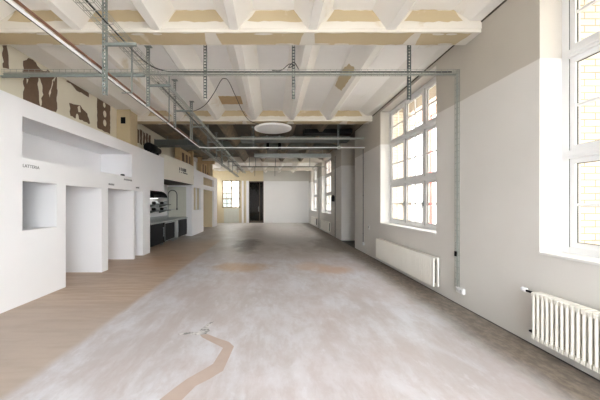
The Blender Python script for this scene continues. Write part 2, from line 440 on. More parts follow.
mb.box(-4.95, -5.0, NY0 - .1, NY1 + .1, NB, NT_)
mb.box(XP - .1, -4.97, NY1, NY1 + .06, NB, NT_); mb.box(XP - .1, -4.97, NY0 - .06, NY0, NB, NT_)
mb.box(XP - .12, -4.60, 4.50, 5.28, 1.12, 1.20)
struct(mb.build('wall_partition', M['white']), 'white partition with doorways, square hatch and long upper niche')

# rounded bulkhead over the kitchen
mb = MB()
out = [(-4.05, 10.5), (-4.0, 10.75), (-3.97, 11.2), (-3.9, 12.2), (-3.87, 13.2), (-3.9, 13.95), (XL, 13.95), (XL, 10.5)]
mb.prism(out, 'z', 2.55, 3.47)
mb.prism([(a + (-.03 if a > XL else 0), b + (.03 if b < 11 else 0)) for a, b in out], 'z', 2.545, 2.56, 1)  # dark underside panel paints in the soffit's shade
struct(mb.build('wall_bulkhead', [M['beige_white'], M['shade_stair']]), 'slanting pale bulkhead above the kitchen')
mb = MB(); mb.box(XL, -4.0, 13.96, 14.10, 0, 3.38, 0); mb.box(XL, -4.28, 13.945, 13.96, .0, 2.45, 1)
struct(mb.build('wall_kitchen_end', [M['white'], M['tile']]))

# second partition with an inner window opening and a tall opening
mb = MB(); X2 = -4.0
wall_x(mb, X2, X2 - .12, 14.1, 20.4, 0, 3.40, [(14.3, 15.75, 1.28, 2.46), (16.35, 19.3, 0, 2.46), (16.35, 19.3, 2.72, 3.2)])
mb.box(X2 - .1, XL, 14.1, 14.3, 0, 3.3); mb.box(X2 - .12, XL, 19.3, 19.42, 0, ZD, 1); mb.box(X2 - .12, XL, 15.9, 16.0, 0, 3.3, 1)
mb.box(X2 - .12, XL, 14.1, 16.0, 0, .06, 1)
struct(mb.build('wall_partition_far', [M['white'], M['beige']]))
mb = MB(); mb.box(X2 - .02, X2 - .10, 15.0, 15.05, 1.28, 2.46); mb.box(X2 - .01, X2 - .11, 14.3, 14.34, 1.28, 2.46); mb.box(X2 - .01, X2 - .11, 15.71, 15.75, 1.28, 2.46)
struct(mb.build('trim_1', M['white']))
mb = MB(); mb.box(X2 - .3, X2 - .32, 14.3, 15.75, 1.0, 2.7)
struct(mb.build('wall_inner_beige', M['beige']))

# ceiling deck, ribs and beams
RX = [-3.97, -2.83, -1.69, -.55, .59, 1.73, 2.90]
BEAMS = [-.25, 4.245, 8.675, 12.95, 17.2, 21.4]
mb = MB()
bays = [YB - .3] + BEAMS + [YE + .3]
mb.box(XL - .3, 3.92, YB - .3, 8.6, ZD, ZT, 0); mb.box(XL - .3, 3.92, 8.6, 17.2, ZD, ZT, 1); mb.box(XL - .3, 3.92, 17.2, YE + .3, ZD, ZT, 0)
mb.poly([(a, b, ZD - .004) for a, b in ragged([(-1.47, 7.35), (-.80, 7.35), (-.80, 7.95), (-1.47, 7.95)], .015)], 2)
struct(mb.build('ceiling', [M['deck'], M['rawdeck'], M['wood']]), 'ribbed plaster ceiling deck, pale in front, raw and dark farther back')
for bi in range(len(bays) - 1):
    y0 = bays[bi] + (.0 if bi == 0 else .17); y1 = bays[bi+1] - (.0 if bi == len(bays)-2 else .17)
    raw = 8 < y0 < 16.5
    for k, rx in enumerate(RX):
        if raw and rx < -4.0: continue
        w0, w1 = .06, .285
        mb = MB(); poly = [(rx-w1, ZD+.01), (rx-w0-.02, ZQ+.03), (rx-w0, ZQ), (rx+w0, ZQ), (rx+w0+.02, ZQ+.03), (rx+w1, ZD+.01)]
        if k == len(RX) - 1: poly = [(rx-w1, ZD+.01), (rx-.02, ZR), (XR, ZR), (XR, ZD+.01)]
        if k == 0: poly = [(rx+w1, ZD+.01), (rx+.02, ZR), (XO-.03, ZR), (XO-.03, ZD+.01)]
        poly = [(max(min(a, XR+.02), XO-.05), b) for a, b in poly]
        mb.prism(poly, 'y', y0, y1)
        if abs(rx - 1.73) < .01 and bi == 2:   # bare stain on the flank
            def fk(t): return (rx - w0 - .02 - t * (w1 - w0 - .02), ZQ + .03 + t * (ZD - ZQ - .03))
            q = ragged([(5.4, .25), (5.8, .12), (6.5, .2), (6.6, .8), (5.9, .9), (5.5, .7)], .03, .1)
            mb.poly([(fk(t)[0] - .004, yy, fk(t)[1] - .003) for yy, t in q], 1)
        struct(mb.build('ceiling_rib', [M['rawrib'] if raw else M['rib'], M['rawtan']]))
def beam(yc, mat, patches, bays_px=None):
    mb = MB(); a, b = yc - .175, yc + .175
    mb.prism([(a, ZD + .02), (a, ZB + .05), (a + .012, ZB + .04), (a + .012, ZB), (b, ZB), (b, ZD + .02)], 'x', XO - .02, XR + .03)
    if patches:
        for k in range(len(RX) - 1):       # bare board between the ribs on the front face
            c = (RX[k] + RX[k+1]) / 2; d = R.uniform(-.05, .05)
            q = ragged([(c-.42+d, ZR-.015), (c+.42+d, ZR-.015), (c+.31+d, ZD-.008), (c-.31+d, ZD-.008)], .012, .07)
            mb.poly([(u, a - .003, v) for u, v in q], 1)
        xs = XO + .05
        while xs < XR - .1:                # bare board on the soffit
            xe = min(xs + R.uniform(1.2, 2.1), XR - .12)
            q = ragged([(xs, a + .03), (xe, a + .03), (xe - .05, b - .02), (xs + .05, b - .02)], .012, .09)
            mb.poly([(u, v, ZB - .003) for u, v in q], 1)
            for j in range(3):             # white filler dabs
                cx = R.uniform(xs + .1, xe - .1); cy = R.choice([a + .05, b - .04]); w = R.uniform(.04, .16)
                dz = R.uniform(.0045, .009); mb.poly([(cx + w*math.cos(t*.785), cy + .025*math.sin(t*.785), ZB - dz) for t in range(8)], 0)
            xs = xe + R.uniform(.08, .16)
    return struct(mb.build('ceiling_beam', [mat, M['rawtan']]))
beam(BEAMS[0], M['beam'], False); beam(BEAMS[1], M['beam'], True); beam(BEAMS[2], M['beam'], True)
beam(BEAMS[3], M['greybeam'], False); beam(BEAMS[4], M['beam'], False); beam(BEAMS[5], M['beam'], False)

mb = MB(); mb.box(XR - .012, XR, -.1, 10.3, ZR - .022, ZR - .002)  # dark strip painting the shadow line where edge rib meets wall
struct(mb.build('painted_shadow_line', M['shade_stair']))
# ------------------------------------------------------------------ windows
W = 2.67; H = HEAD - SILL
XF = 3.30
def make_window():
    root = empty('window_1', (XF, 0, SILL)); root['kind'] = 'structure'
    fb = MB(); d = .10; f = .075
    fb.box(0, d, 0, f, 0, H); fb.box(0, d, W-f, W, 0, H); fb.box(0, d, f, W-f, 0, .08); fb.box(0, d, f, W-f, H-f, H)
    ZS = [.08, 1.06, 1.15, 2.17, 2.26, H - f]
    YS = [f, W/3 - .03, W/3 + .03, 2*W/3 - .03, 2*W/3 + .03, W - f]
    for a, b in ((1, 2), (3, 4)):
        fb.box(0, d, YS[a], YS[b], .08, H - f)
        fb.box(-.02, d, f, W - f, ZS[a], ZS[b])
        fb.box(-.035, -.02, f, W - f, ZS[a] + .03, ZS[b] - .02)
    fb.build('window_frame', M['frame'], root, bevel=.004)
    for r in range(3):
        for c in range(3):
            y0, y1 = YS[2*c], YS[2*c+1]; z0, z1 = ZS[2*r], ZS[2*r+1]; s = .055
            cb = MB()
            cb.box(.012, .07, y0, y0+s, z0, z1); cb.box(.012, .07, y1-s, y1, z0, z1)
            cb.box(.012, .07, y0+s, y1-s, z0, z0+s); cb.box(.012, .07, y0+s, y1-s, z1-s, z1)
            zm = (z0+z1)/2 - (0.02 if r < 2 else .0); cb.box(.022, .06, y0+s, y1-s, zm-.014, zm+.014)
            ym = (y0+y1)/2; cb.box(.03, .06, ym-.010, ym+.010, z0+s, z1-s)
            q = .007                        # dark glazing gasket
            for a_, b_, c_, d_ in ((y0+s, y0+s+q, z0+s, z1-s), (y1-s-q, y1-s, z0+s, z1-s), (y0+s, y1-s, z0+s, z0+s+q), (y0+s, y1-s, z1-s-q, z1-s)): cb.box(.032, .044, a_, b_, c_, d_, 1)
            cb.box(.004, .012, y0-.004, y0+.002, z0, z1, 1); cb.box(.004, .012, y1-.002, y1+.004, z0, z1, 1)
            ca = cb.build('casement', [M['frame'], M['greycable']], root)
            pb = MB(); pb.add([(.045,y0+s,z0+s),(.045,y1-s,z0+s),(.045,y1-s,z1-s),(.045,y0+s,z1-s)], [(0,1,2,3)])
            pb.build('pane', M['glass'], ca)
    for yy in (W/3, 2*W/3):
        hb = MB(); hb.box(-.012, .0, yy-.012, yy+.012, .50, .62); hb.tube([(-.012, yy, .58), (-.04, yy, .58), (-.045, yy, .46)], .008, 8)
        hb.build('window_handle', M['galv'], root)
    sb = MB(); sb.box(XR - XF - .015, 0, .0, W, -.012, .014)
    sb.build('window_sill', M['reveal'], root, bevel=.004)
    return root
w0 = make_window()
for i, (a, b) in enumerate(WINS):
    o = w0 if i == 0 else copy_tree(w0)
    o.name = 'window_%d' % (i + 1); o.location = (XF, a, SILL)

# old brown-framed window in the far wall
root = empty('window_6', (-4.15, YE + .05, 1.25)); root['kind'] = 'structure'
fb = MB(); ww, hh = 1.53, 2.27
for xx in (0, ww/2 - .03, ww - .06): fb.box(xx - .02, xx + .08, -.02, .08, 0, hh)
for zz in (0, .72, hh*.72, hh - .06): fb.box(0, ww, -.02, .08, zz - .02, zz + .08)
for xx in (ww*.25, ww*.75): fb.box(xx - .025, xx + .025, .0, .06, 0, hh)
for zz in (.36, 1.2): fb.box(0, ww, .0, .06, zz - .025, zz + .025)
fb.build('window_frame', M['oldframe'], root)
pb = MB(); pb.add([(0,.04,0),(ww,.04,0),(ww,.04,hh),(0,.04,hh)], [(0,1,2,3)]); pb.build('pane', M['glass'], root)
# panelling beneath it
mb = MB(); mb.box(-4.0, -2.75, YE - .05, YE, 0, 1.2)
for k in range(4): mb.box(-3.95 + k*.31, -3.70 + k*.31, YE - .065, YE - .05, .12, 1.08)
struct(mb.build('trim_2', M['tile']))
# tall glazed door with smoked glass
root = empty('door_1', (-1.92, YE + .02, 0)); root['kind'] = 'structure'
fb = MB(); dw, dh = 1.22, 3.46
for xx, w_ in ((0, .07), (.86, .06), (dw - .07, .07)): fb.box(xx, xx + w_, 0, .1, 0, dh)
for zz, h_ in ((0, .16), (dh - .1, .1)): fb.box(0, dw, 0, .1, zz, zz + h_)
fb.build('door_frame', M['doorframe'], root)
for xa, xb in ((.07, .86), (.92, dw - .07)):
    pb = MB(); pb.box(xa, xb, .03, .05, .16, dh - .1); pb.build('pane', M['smoked'], root)
hb = MB(); hb.tube([(.82, -.05, .95), (.82, -.05, 1.35)], .012); hb.tube([(.82, 0.02, 1.0), (.82, -.05, 1.0)], .01); hb.tube([(.82, 0.02, 1.3), (.82, -.05, 1.3)], .01)
hb.build('door_handle', M['steel'], root)
mb = MB(); mb.box(-2.50, -2.36, YE - .06, YE, 0, 3.5); mb.box(-2.14, -1.93, YE - .06, YE, 0, 3.5)
struct(mb.build('trim_3', M['white']))
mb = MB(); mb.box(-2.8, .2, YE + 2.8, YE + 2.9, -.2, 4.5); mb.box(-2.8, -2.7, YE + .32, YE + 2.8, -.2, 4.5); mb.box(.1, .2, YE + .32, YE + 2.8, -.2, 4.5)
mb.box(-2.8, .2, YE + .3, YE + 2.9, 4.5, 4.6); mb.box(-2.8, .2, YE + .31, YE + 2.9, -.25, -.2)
struct(mb.build('wall_stairwell', M['shade_stair']))

# ------------------------------------------------------------------ radiators
L = 'cream column radiator with slim tubes under the nearest window'
rad = tag(empty('radiator', (2.95, .75, 0)), L, 'radiator')
sm = MB()
for dx in (-.05, 0, .05): sm.tube([(dx, 0, .17), (dx, 0, .63)], .0155, 10)
for zz in (.165, .635):
    sm.prism([(-.066, zz-.018), (-.05, zz-.027), (.05, zz-.027), (.066, zz-.018), (.066, zz+.018), (.05, zz+.027), (-.05, zz+.027), (-.066, zz+.018)], 'y', -.0175, .0175)
s0 = sm.build('radiator_section', M['rad'], rad)
for k in range(48):
    s = s0 if k == 0 else s0.copy()
    if k: col.objects.link(s); s.parent = rad
    s.location = (0, .05*k, 0)
for zz in (.165, .635):
    cb = MB(); cb.tube([(0, -.03, zz), (0, 48*.05 - .02, zz)], .016, 8); cb.build('connecting_pipe', M['rad'], rad)
for zz in (.635, .19):
    vb = MB(); vb.tube([(0, 2.37, zz), (0, 2.45, zz), (.1, 2.45, zz)] if zz < .5 else [(0, 2.37, zz), (0, 2.50, zz)], .013); vb.build('valve_pipe', M['black'], rad)
kb = MB(); kb.lathe([(.016, 0), (.024, .004), (.026, .05), (.02, .062)], (0, 2.495, .64), 16, 'y'); kb.build('valve_knob', M['frame'], rad)
for yy in (.3, 2.0):
    bb = MB(); bb.box(.0, .1, yy-.015, yy+.015, .56, .6); bb.build('wall_bracket', M['rad'], rad)

def panel_radiator(y0, y1, label, knob=True, depth=.16):
    x1 = XR; x0 = 2.90
    r = tag(empty('panel_radiator', (x1, y0, 0)), label, 'radiator')
    LN = y1 - y0; zb, zt = .14, .65; xx = x0 - x1
    pb = MB(); pts = [(xx, 0.0)]; nfl = int(LN/.075)
    outl = []
    for k in range(nfl):
        a = LN*k/nfl; st = LN/nfl
        outl += [(xx, a + .004), (xx, a + st*.72), (xx + .007, a + st*.78), (xx + .007, a + st*.96)]
    outl += [(xx, LN - .002), (xx + .035, LN), (xx + .035, 0), (xx, .002)]
    pb.prism(outl, 'z', zb, zt); pb.build('front_panel', M['rad'], r)
    pb = MB(); pb.box(xx + .085, xx + .115, 0, LN, zb, zt); pb.build('back_panel', M['rad'], r)
    gb = MB(); gb.box(xx + .004, xx + .115, 0.0, LN, zt, zt + .012)
    gb.box(xx + .035, xx + .085, .06, LN - .02, zb + .05, zt - .05, 1)
    gb.box(xx + .0, xx + .115, LN - .008, LN, zb, zt); gb.box(xx + .0, xx + .03, 0, .012, zb, zt)
    gb.build('top_grille', [M['rad'], M['black']], r)
    vb = MB(); vb.tube([(xx + .06, LN, zt - .03), (xx + .06, LN + .06, zt - .03)], .012); vb.build('valve_pipe', M['galv_lt'], r)
    vb = MB(); vb.tube([(xx+.06, LN, zb + .05), (xx+.06, LN + .05, zb + .05), (0, LN + .05, zb + .05)], .01); vb.build('valve_pipe', M['galv_lt'], r)
    kb = MB(); kb.lathe([(.016, 0), (.024, .004), (.026, .05), (.02, .062)], (xx + .06, LN + .05, zt - .025), 16, 'y'); kb.build('valve_knob', M['frame'], r)
    for yy in (.3, LN - .3):
        bb = MB(); bb.box(xx + .115, 0, yy - .02, yy + .02, .3, .56); bb.build('wall_bracket', M['rad'], r)
    return r
panel_radiator(5.05, 7.82, 'long cream panel radiator under the middle window')
panel_radiator(14.4, 16.6, 'small panel radiator in the distance just beyond the wall recess')
panel_radiator(18.6, 20.8, 'farthest panel radiator, near the end wall')

# ------------------------------------------------------------------ cable trays, struts, pipes
def basket(mb, axis, a, b, c, z, w, hs, r=.0032, pitch=.1, o=(0,0,0)):
    def pt(t, s, zz): return (t, c + s, zz) if axis == 'x' else (c + s, t, zz)
    for s in [-w/2 + w*k/4 for k in range(5)]: mb.tube([pt(a, s, z), pt(b, s, z)], r, 4, smooth=False)
    for s in (-w/2, w/2):
        for zz in (z + hs*.5, z + hs): mb.tube([pt(a, s, zz), pt(b, s, zz)], r, 4, smooth=False)
    t = a + pitch/2
    while t < b:
        mb.tube([pt(t, -w/2, z + hs), pt(t, -w/2, z), pt(t, w/2, z), pt(t, w/2, z + hs)], r*.9, 4, smooth=False); t += pitch
def strut(mb, x, y, z0, z1, w=.041, d=.041, face=-1):     # perforated U-channel, slots towards the camera
    t = .003
    mb.box(x - w/2, x - w/2 + t, y - d/2, y + d/2, z0, z1); mb.box(x + w/2 - t, x + w/2, y - d/2, y + d/2, z0, z1)
    yy = y - d/2
    mb.box(x - w/2, x - w/2 + .012, yy, yy + t, z0, z1); mb.box(x + w/2 - .012, x + w/2, yy, yy + t, z0, z1)
    z = z0
    while z < z1:
        mb.box(x - w/2 + .012, x + w/2 - .012, yy, yy + t, z, min(z + .022, z1)); z += .05
TZ = 3.76                                # underside of the trays
r = tag(empty('cable_tray', (XR, 4.60, TZ)), 'galvanised wire cable tray spanning the room crosswise in the foreground', 'cable tray')
mb = MB(); basket(mb, 'x', XO, XR, 4.60, TZ, .11, .06, .0034); mb.build('wire_basket', M['wire'], r, r.location)
mb = MB(); mb.tube([(-2.1, 4.62, TZ + .012), (XR, 4.62, TZ + .012)], .011, 8); mb.build('thin_conduit', M['galv'], r, r.location)
mb = MB(); mb.tube([(XO, 4.62, TZ + .005), (-2.1, 4.62, TZ + .005)], .036, 12)
mb.build('steel_conduit', M['galv'], r, r.location)
mb = MB(); mb.box(XO, XO + .45, 4.53, 4.57, TZ - .07, TZ - .04); mb.build('wall_arm', M['galv'], r, r.location)

r = tag(empty('cable_tray', (-1.98, .4, TZ)), 'galvanised wire cable tray running lengthwise towards the far end', 'cable tray')
mb = MB(); basket(mb, 'y', -2.0, 20.0, -1.99, TZ + .02, .20, .06, .0036, .12); mb.build('wire_basket', M['wire'], r, r.location)
mb = MB(); mb.box(-1.90, -1.875, 5.0, 20, TZ, TZ + .07); mb.build('side_rail', M['galv_lt'], r, r.location)
mb = MB(); pth = [(-1.98, -2, TZ + .04), (-1.97, 2, TZ + .035), (-1.96, 3.7, TZ + .035), (-1.93, 4.3, TZ + .045), (-1.78, 4.56, TZ + .05), (-1.5, 4.6, TZ + .05), (-.6, 4.6, TZ + .045), (1.0, 4.6, TZ + .045), (2.95, 4.6, TZ + .045)]
mb.tube(crv(pth), .011, 6); o = mb.build('cable', M['cable'], None, pth[0]); tag(o, 'black cable lying in the lengthwise tray and turning into the cross tray', 'cable')
mb = MB(); mb.tube(crv([(-2.04, 5, TZ + .04), (-2.03, 9, TZ + .04), (-2.05, 13, TZ + .04), (-2.02, 19.5, TZ + .04)]), .014, 6)
o = mb.build('cable', M['greycable'], None, (-2.04, 5, TZ + .04)); tag(o, 'grey cable lying along the far part of the lengthwise tray', 'cable')

ZC = {True: ZR, False: ZD}
def ceil_at(x):
    z = ZD
    for k in RX:
        d = abs(x - k); z = min(z, ZQ if d <= .06 else ZQ + (ZD - ZQ) * (d - .06) / .225)
    return z
def post(x, y, zb, label, arm=None, wide=.046, group=None, mat='galv'):
    zt = ceil_at(x)
    r = tag(empty('strut_post', (x, y, zt)), label, 'strut', group)
    mb = MB(); strut(mb, x, y, zb, zt, wide); mb.build('channel', M[mat], r, r.location)
    mb = MB(); mb.box(x - .06, x + .06, y - .05, y + .05, zt - .008, zt); mb.build('ceiling_plate', M['galv'], r, r.location)
    if arm:
        a, z = arm; mb = MB(); mb.box(min(x, a), max(x, a), y - .02, y + .02, z - .034, z)
        mb.box(min(x, a), max(x, a), y - .024, y - .02, z - .034, z - .026); mb.build('arm', M['galv'], r, r.location)
    return r
AZ = TZ + .012
post(-2.22, 3.72, 3.08, 'nearest galvanised strut post with a bracket arm, top left', (-1.80, AZ), .055)
post(-2.22, 5.02, 3.38, 'galvanised strut post behind the crossing of the two trays', (-1.82, AZ), .05)
post(-2.22, 6.40, 3.36, 'galvanised strut post under the lengthwise tray, third from the camera', (-1.82, AZ))
post(-2.22, 7.75, 3.40, 'galvanised strut post under the lengthwise tray just before the second beam', (-1.82, AZ))
for k, yy in enumerate((9.7, 11.2, 12.5, 14.2, 15.8, 17.8)):
    nm = ('first', 'second', 'third', 'fourth', 'fifth', 'last')[k]
    post(-2.22, yy, 3.42, nm + ' strut post beyond the second beam on the lengthwise tray', (-1.82, AZ))
post(-1.12, 4.64 + .06, 3.40, 'perforated dark strut post on the cross tray, left of the disc lamp', wide=.052, mat='galv_dk')
post(.36, 4.70, 3.39, 'perforated strut post on the cross tray, near the middle of the ceiling', wide=.052, mat='galv_dk')
post(2.30, 4.70, 3.38, 'strut post on the cross tray close to the window wall', wide=.052, mat='galv_dk')
mb = MB(); mb.tube(crv([(.0, 4.6, TZ + .07), (.15, 4.62, TZ + .08), (.28, 4.58, TZ + .16), (.36, 4.56, TZ + .13), (.27, 4.57, TZ + .10), (.36, 4.6, TZ + .2), (.44, 4.6, TZ + .08)]), .007, 6)
o = mb.build('cable', M['cable'], None, (.0, 4.6, TZ + .07)); tag(o, 'short loose cable loop on the cross tray by the middle post', 'cable')

# pipe bundle on the left
PX, PZ = -2.37, 3.47
r = tag(empty('pipe_run', (PX, 0, PZ)), 'pale pipe with brown lagging running lengthwise and turning right at the wall', 'pipe')
mb = MB(); pp = crv([(PX, -2, PZ), (PX, 3, PZ), (PX, 8.7, PZ), (PX, 9.0, PZ)], 3)
cor = [(PX + .2 - .2*math.cos(t), 9.0 + .2*math.sin(t), PZ) for t in [k*math.pi/12 for k in range(1, 7)]]
mb.tube([tuple(p) for p in pp] + cor + [(0, 9.2, PZ), (XR, 9.2, PZ)], .016, 10); mb.build('pale_pipe', M['lampwhite'], r, r.location)
mb = MB(); mb.tube([(PX + .04, -2, PZ + .022), (PX + .04, 8.7, PZ + .022)], .016, 8); mb.build('lagged_pipe', M['copper'], r, r.location)
mb = MB(); mb.tube([(PX - .03, -2, PZ + .004), (PX - .03, 8.7, PZ + .004)], .010, 8); mb.build('black_conduit', M['cable'], r, r.location)
for yy in (1.2, 4.55, 6.2, 7.8):
    mb = MB(); mb.box(PX - .07, PX + .10, yy - .015, yy + .015, PZ - .035, PZ - .026); mb.box(PX + .085, PX + .10, yy - .015, yy + .015, PZ - .035, ceil_at(PX + .09))
    mb.build('pipe_clip', M['galv'], r, r.location)
r = tag(empty('cable_tray', (PX, 9.6, PZ)), 'narrow wire tray continuing lengthwise beyond the pipe bend', 'cable tray')
mb = MB(); basket(mb, 'y', 9.6, 19.5, PX, PZ - .02, .12, .05, .004, .15); mb.box(PX + .06, PX + .075, 9.6, 19.5, PZ - .02, PZ + .03); mb.build('wire_basket', M['wire'], r, r.location)
for yy in (11.0, 13.5, 16.0, 18.5):
    mb = MB(); mb.box(PX - .08, PX + .08, yy - .015, yy + .015, PZ - .04, PZ - .024); mb.box(PX - .08, PX - .065, yy - .015, yy + .015, PZ - .04, ceil_at(PX - .07)); mb.build('hanger', M['galv'], r, r.location)
r = tag(empty('cable_tray', (XR, 9.2, TZ)), 'wire cable tray crossing just behind the disc lamp', 'cable tray')
mb = MB(); basket(mb, 'x', -1.9, XR, 9.25, TZ, .10, .05, .004); mb.box(-1.9, XR, 9.20, 9.215, TZ, TZ + .03); mb.build('wire_basket', M['wire'], r, r.location)
r = post(2.20, 9.30, 3.46, 'strut post beside the wall recess, carrying the far cross tray')
mb = MB(); mb.box(2.16, 2.24, 9.16, 9.28, 3.42, 3.52); mb.build('clamp', M['galv_lt'], r, r.location)
post(-.62, 9.32, 3.46, 'strut post behind the disc lamp on its left')
r = tag(empty('cable_tray', (XR, 16.3, TZ)), 'thin dark cable rail crossing near the end wall', 'cable tray')
mb = MB(); mb.box(-1.8, XR, 16.28, 16.32, TZ - .03, TZ + .02); mb.build('rail', M['duct'], r, r.location)
for xx in (-1.32, -.95, .2, 2.2):
    mb = MB(); mb.tube([(xx, 16.3, TZ), (xx, 16.3, ZD)], .012, 6); mb.build('hanger_rod', M['duct'], r, r.location)
for xx in (-1.0, .17):
    mb = MB(); mb.tube([(xx, 16.3, TZ), (xx, 16.3, TZ - .55)], .012, 6); mb.build('drop_conduit', M['duct'], r, r.location)

# wall ladder and conduits on the window wall
r = tag(empty('cable_ladder', (XR, 4.58, .3)), 'vertical wire cable ladder on the window wall between the windows', 'cable ladder')
mb = MB()
for s in (-.035, .0, .035): mb.tube([(XR - .035, 4.58 + s, .28), (XR - .035, 4.58 + s, TZ + .06)], .0045, 5)
for s in (-.035, .035): mb.tube([(XR - .008, 4.58 + s, .28), (XR - .008, 4.58 + s, TZ + .06)], .0045, 5)
z = .3
while z < TZ: mb.tube([(XR - .004, 4.545, z), (XR - .035, 4.545, z), (XR - .035, 4.615, z), (XR - .004, 4.615, z)], .004, 4, smooth=False); z += .1
mb.build('wire_basket', M['wire'], r, r.location)
for yy, rr in ((4.575, .011), (4.60, .008)):
    mb = MB(); mb.tube([(XR - .018, yy, .32), (XR - .018, yy, TZ)], rr, 6); mb.build('riser_cable', M['galv_lt'], r, r.location)
mb = MB(); mb.box(XR - .05, XR - .03, 4.57, 4.61, .78, .86); mb.build('cable_tie', M['black'], r, r.location)
def socket(y, z, w, h, label, n=2):
    r = tag(empty('wall_socket', (XR, y, z)), label, 'socket')
    mb = MB(); mb.box(XR - .045, XR, y - w/2, y + w/2, z - h/2, z + h/2); mb.build('housing', M['frame'], r, r.location, .006)
    for k in range(n):
        yy = y - w/2 + w*(k + .5)/n; mb = MB(); mb.lathe([(h*.26, 0), (h*.26, .003), (h*.16, .0035)], (XR - .049, yy, z), 16, 'x'); mb.build('outlet', M['white_grey'], r, r.location)
socket(4.50, .245, .17, .09, 'white double socket box at the foot of the cable ladder')
socket(9.28, .30, .10, .09, 'white socket box low on the wall beyond the long radiator', 1)
r = tag(empty('light_switch', (XR, 8.8, .88)), 'small grey switch plate on the wall beyond the long radiator', 'switch')
mb = MB(); mb.box(XR - .02, XR, 8.76, 8.84, .82, .96); mb.build('plate', M['white_grey'], r, r.location, .004)
mb = MB(); mb.box(XR - .026, XR - .02, 8.78, 8.82, .86, .92); mb.build('rocker', M['greycable'], r, r.location)
def conduit(y, z0, z1, label, mat='galv', rr=.012):
    mb = MB(); mb.tube([(XR - rr, y, z0), (XR - rr, y, z1)], rr, 8)
    for zz in (z0 + .3, (z0+z1)/2, z1 - .3): mb.box(XR - 2*rr - .003, XR, y - .02, y + .02, zz - .01, zz + .01)
    return tag(mb.build('conduit', M[mat], None, (XR, y, z0)), label, 'conduit')
conduit(9.33, .34, 3.45, 'thin grey conduit dropping down the wall beside the recess', 'greycable')
conduit(13.45, .0, 3.9, 'dark conduit on the far wall section beside the alarm box', 'greycable', .016)
conduit(18.1, .0, 3.9, 'distant conduit between the two farthest windows', 'greycable', .016)
r = tag(empty('alarm_box', (XR, 13.75, 1.9)), 'black wall-mounted box beside the distant window', 'alarm box')
mb = MB(); mb.box(XR - .12, XR, 13.62, 13.84, 1.72, 1.98); mb.build('housing', M['black'], r, r.location, .01)
mb = MB(); mb.lathe([(.05, 0), (.05, .05), (.03, .06)], (XR - .06, 13.73, 1.98), 16); mb.build('beacon', M['black'], r, r.location)

# disc lamp and the spots behind
r = tag(empty('disc_lamp', (.03, 9.05, ZD)), 'large round white disc lamp hanging from the dark ceiling', 'lamp')
LZ = 4.02
mb = MB(); mb.lathe([(.50, 0), (.585, .006), (.60, .02), (.60, .06), (.56, .075), (.1, .08)], (.03, 9.05, LZ), 56); mb.build('lamp_shade', M['lampwhite'], r, r.location)
mb = MB(); mb.lathe([(.03, .08), (.03, ZD - LZ - .04), (.09, ZD - LZ - .03), (.09, ZD - LZ)], (.03, 9.05, LZ), 16); mb.build('stem', M['galv_lt'], r, r.location)
mb = MB(); mb.tube(crv([P(190,112,7.6), P(198,109.5,7.4), P(206,104,7.0), P(214,93,6.5), P(221,80.5,6.1), P(225,78.5,6.0), P(229,82,6.1), P(236,97,6.6), P(243,112,7.6), P(250,121,8.45), P(262,125,8.85)]), .0085, 6)
o = mb.build('cable', M['cable'], None, (-2.24, 7.6, 3.84)); tag(o, 'black cable looping from the tray post to the disc lamp', 'cable')
for k, (px, lab) in enumerate(((267, 'white spotlight with dark body behind the disc lamp, leftmost'), (279.5, 'white spotlight behind the disc lamp, middle one'), (294, 'white spotlight behind the disc lamp, rightmost'))):
    Y = 11.6; X, _, Z = P(px, 139, Y)
    r = tag(empty('spotlight', (X, Y, ZD if ceil_at(X) == ZD else ZR)), lab, 'spotlight', 'ceiling spots behind the disc lamp'); zt = ceil_at(X)
    mb = MB(); mb.tube([(X, Y, Z + .1), (X, Y, zt)], .015, 8); mb.build('stem', M['galv'], r, r.location)
    mb = MB(); mb.lathe([(.06, -.14), (.10, -.12), (.10, .1), (.05, .12)], (X, Y, Z), 18); mb.build('lamp_head', M['lampwhite'], r, r.location)
    if k < 2:
        mb = MB(); mb.lathe([(.05, -.42), (.06, -.40), (.06, -.16), (.05, -.14)], (X + (.03 if k == 0 else 0), Y, Z), 14); mb.build('lamp_body', M['black'], r, r.location)
# ducts in the raw bay
def duct(x0, x1, y, z0, z1, d, label, mat='duct'):
    r = tag(empty('air_duct', (x0, y, z0)), label, 'duct')
    mb = MB(); mb.box(x0, x1, y - d/2, y + d/2, z0, z1)
    x = x0
    while x < x1: mb.box(x, x + .03, y - d/2 - .015, y + d/2 + .015, z0 - .015, z1 + .015); x += 1.2
    mb.build('duct_body', M[mat], r, r.location)
    for xx in (x0 + .4, x1 - .4):
        mb = MB(); mb.tube([(xx, y, z1), (xx, y, ceil_at(xx))], .012, 6); mb.build('hanger_rod', M['galv'], r, r.location)
duct(1.15, 2.85, 10.1, 4.13, 4.27, .4, 'black duct under the raw ceiling next to the wall recess', 'black')
duct(-1.2, 3.0, 11.0, 4.06, 4.22, .5, 'dull grey duct crossing the raw ceiling behind the lamp')
duct(-4.35, -2.7, 10.6, 3.80, 4.00, .5, 'dark duct above the partition near the kitchen')
duct(-.9, 3.0, 14.4, 3.98, 4.16, .4, 'pale grey duct crossing farther back before the end wall', 'galv_lt')
r = tag(empty('fan_unit', (-4.25, 9.9, 3.338)), 'black fan unit on top of the partition', 'fan unit')
mb = MB(); mb.lathe([(.10, -.4), (.16, -.36), (.17, .1), (.12, .2), (.12, .5)], (-4.22, 9.9, 3.56), 20, 'y'); mb.build('motor_drum', M['black'], r, r.location)
for yy in (9.55, 10.05):
    mb = MB(); mb.box(-4.36, -4.08, yy, yy + .05, 3.338, 3.44); mb.build('foot', M['black'], r, r.location)
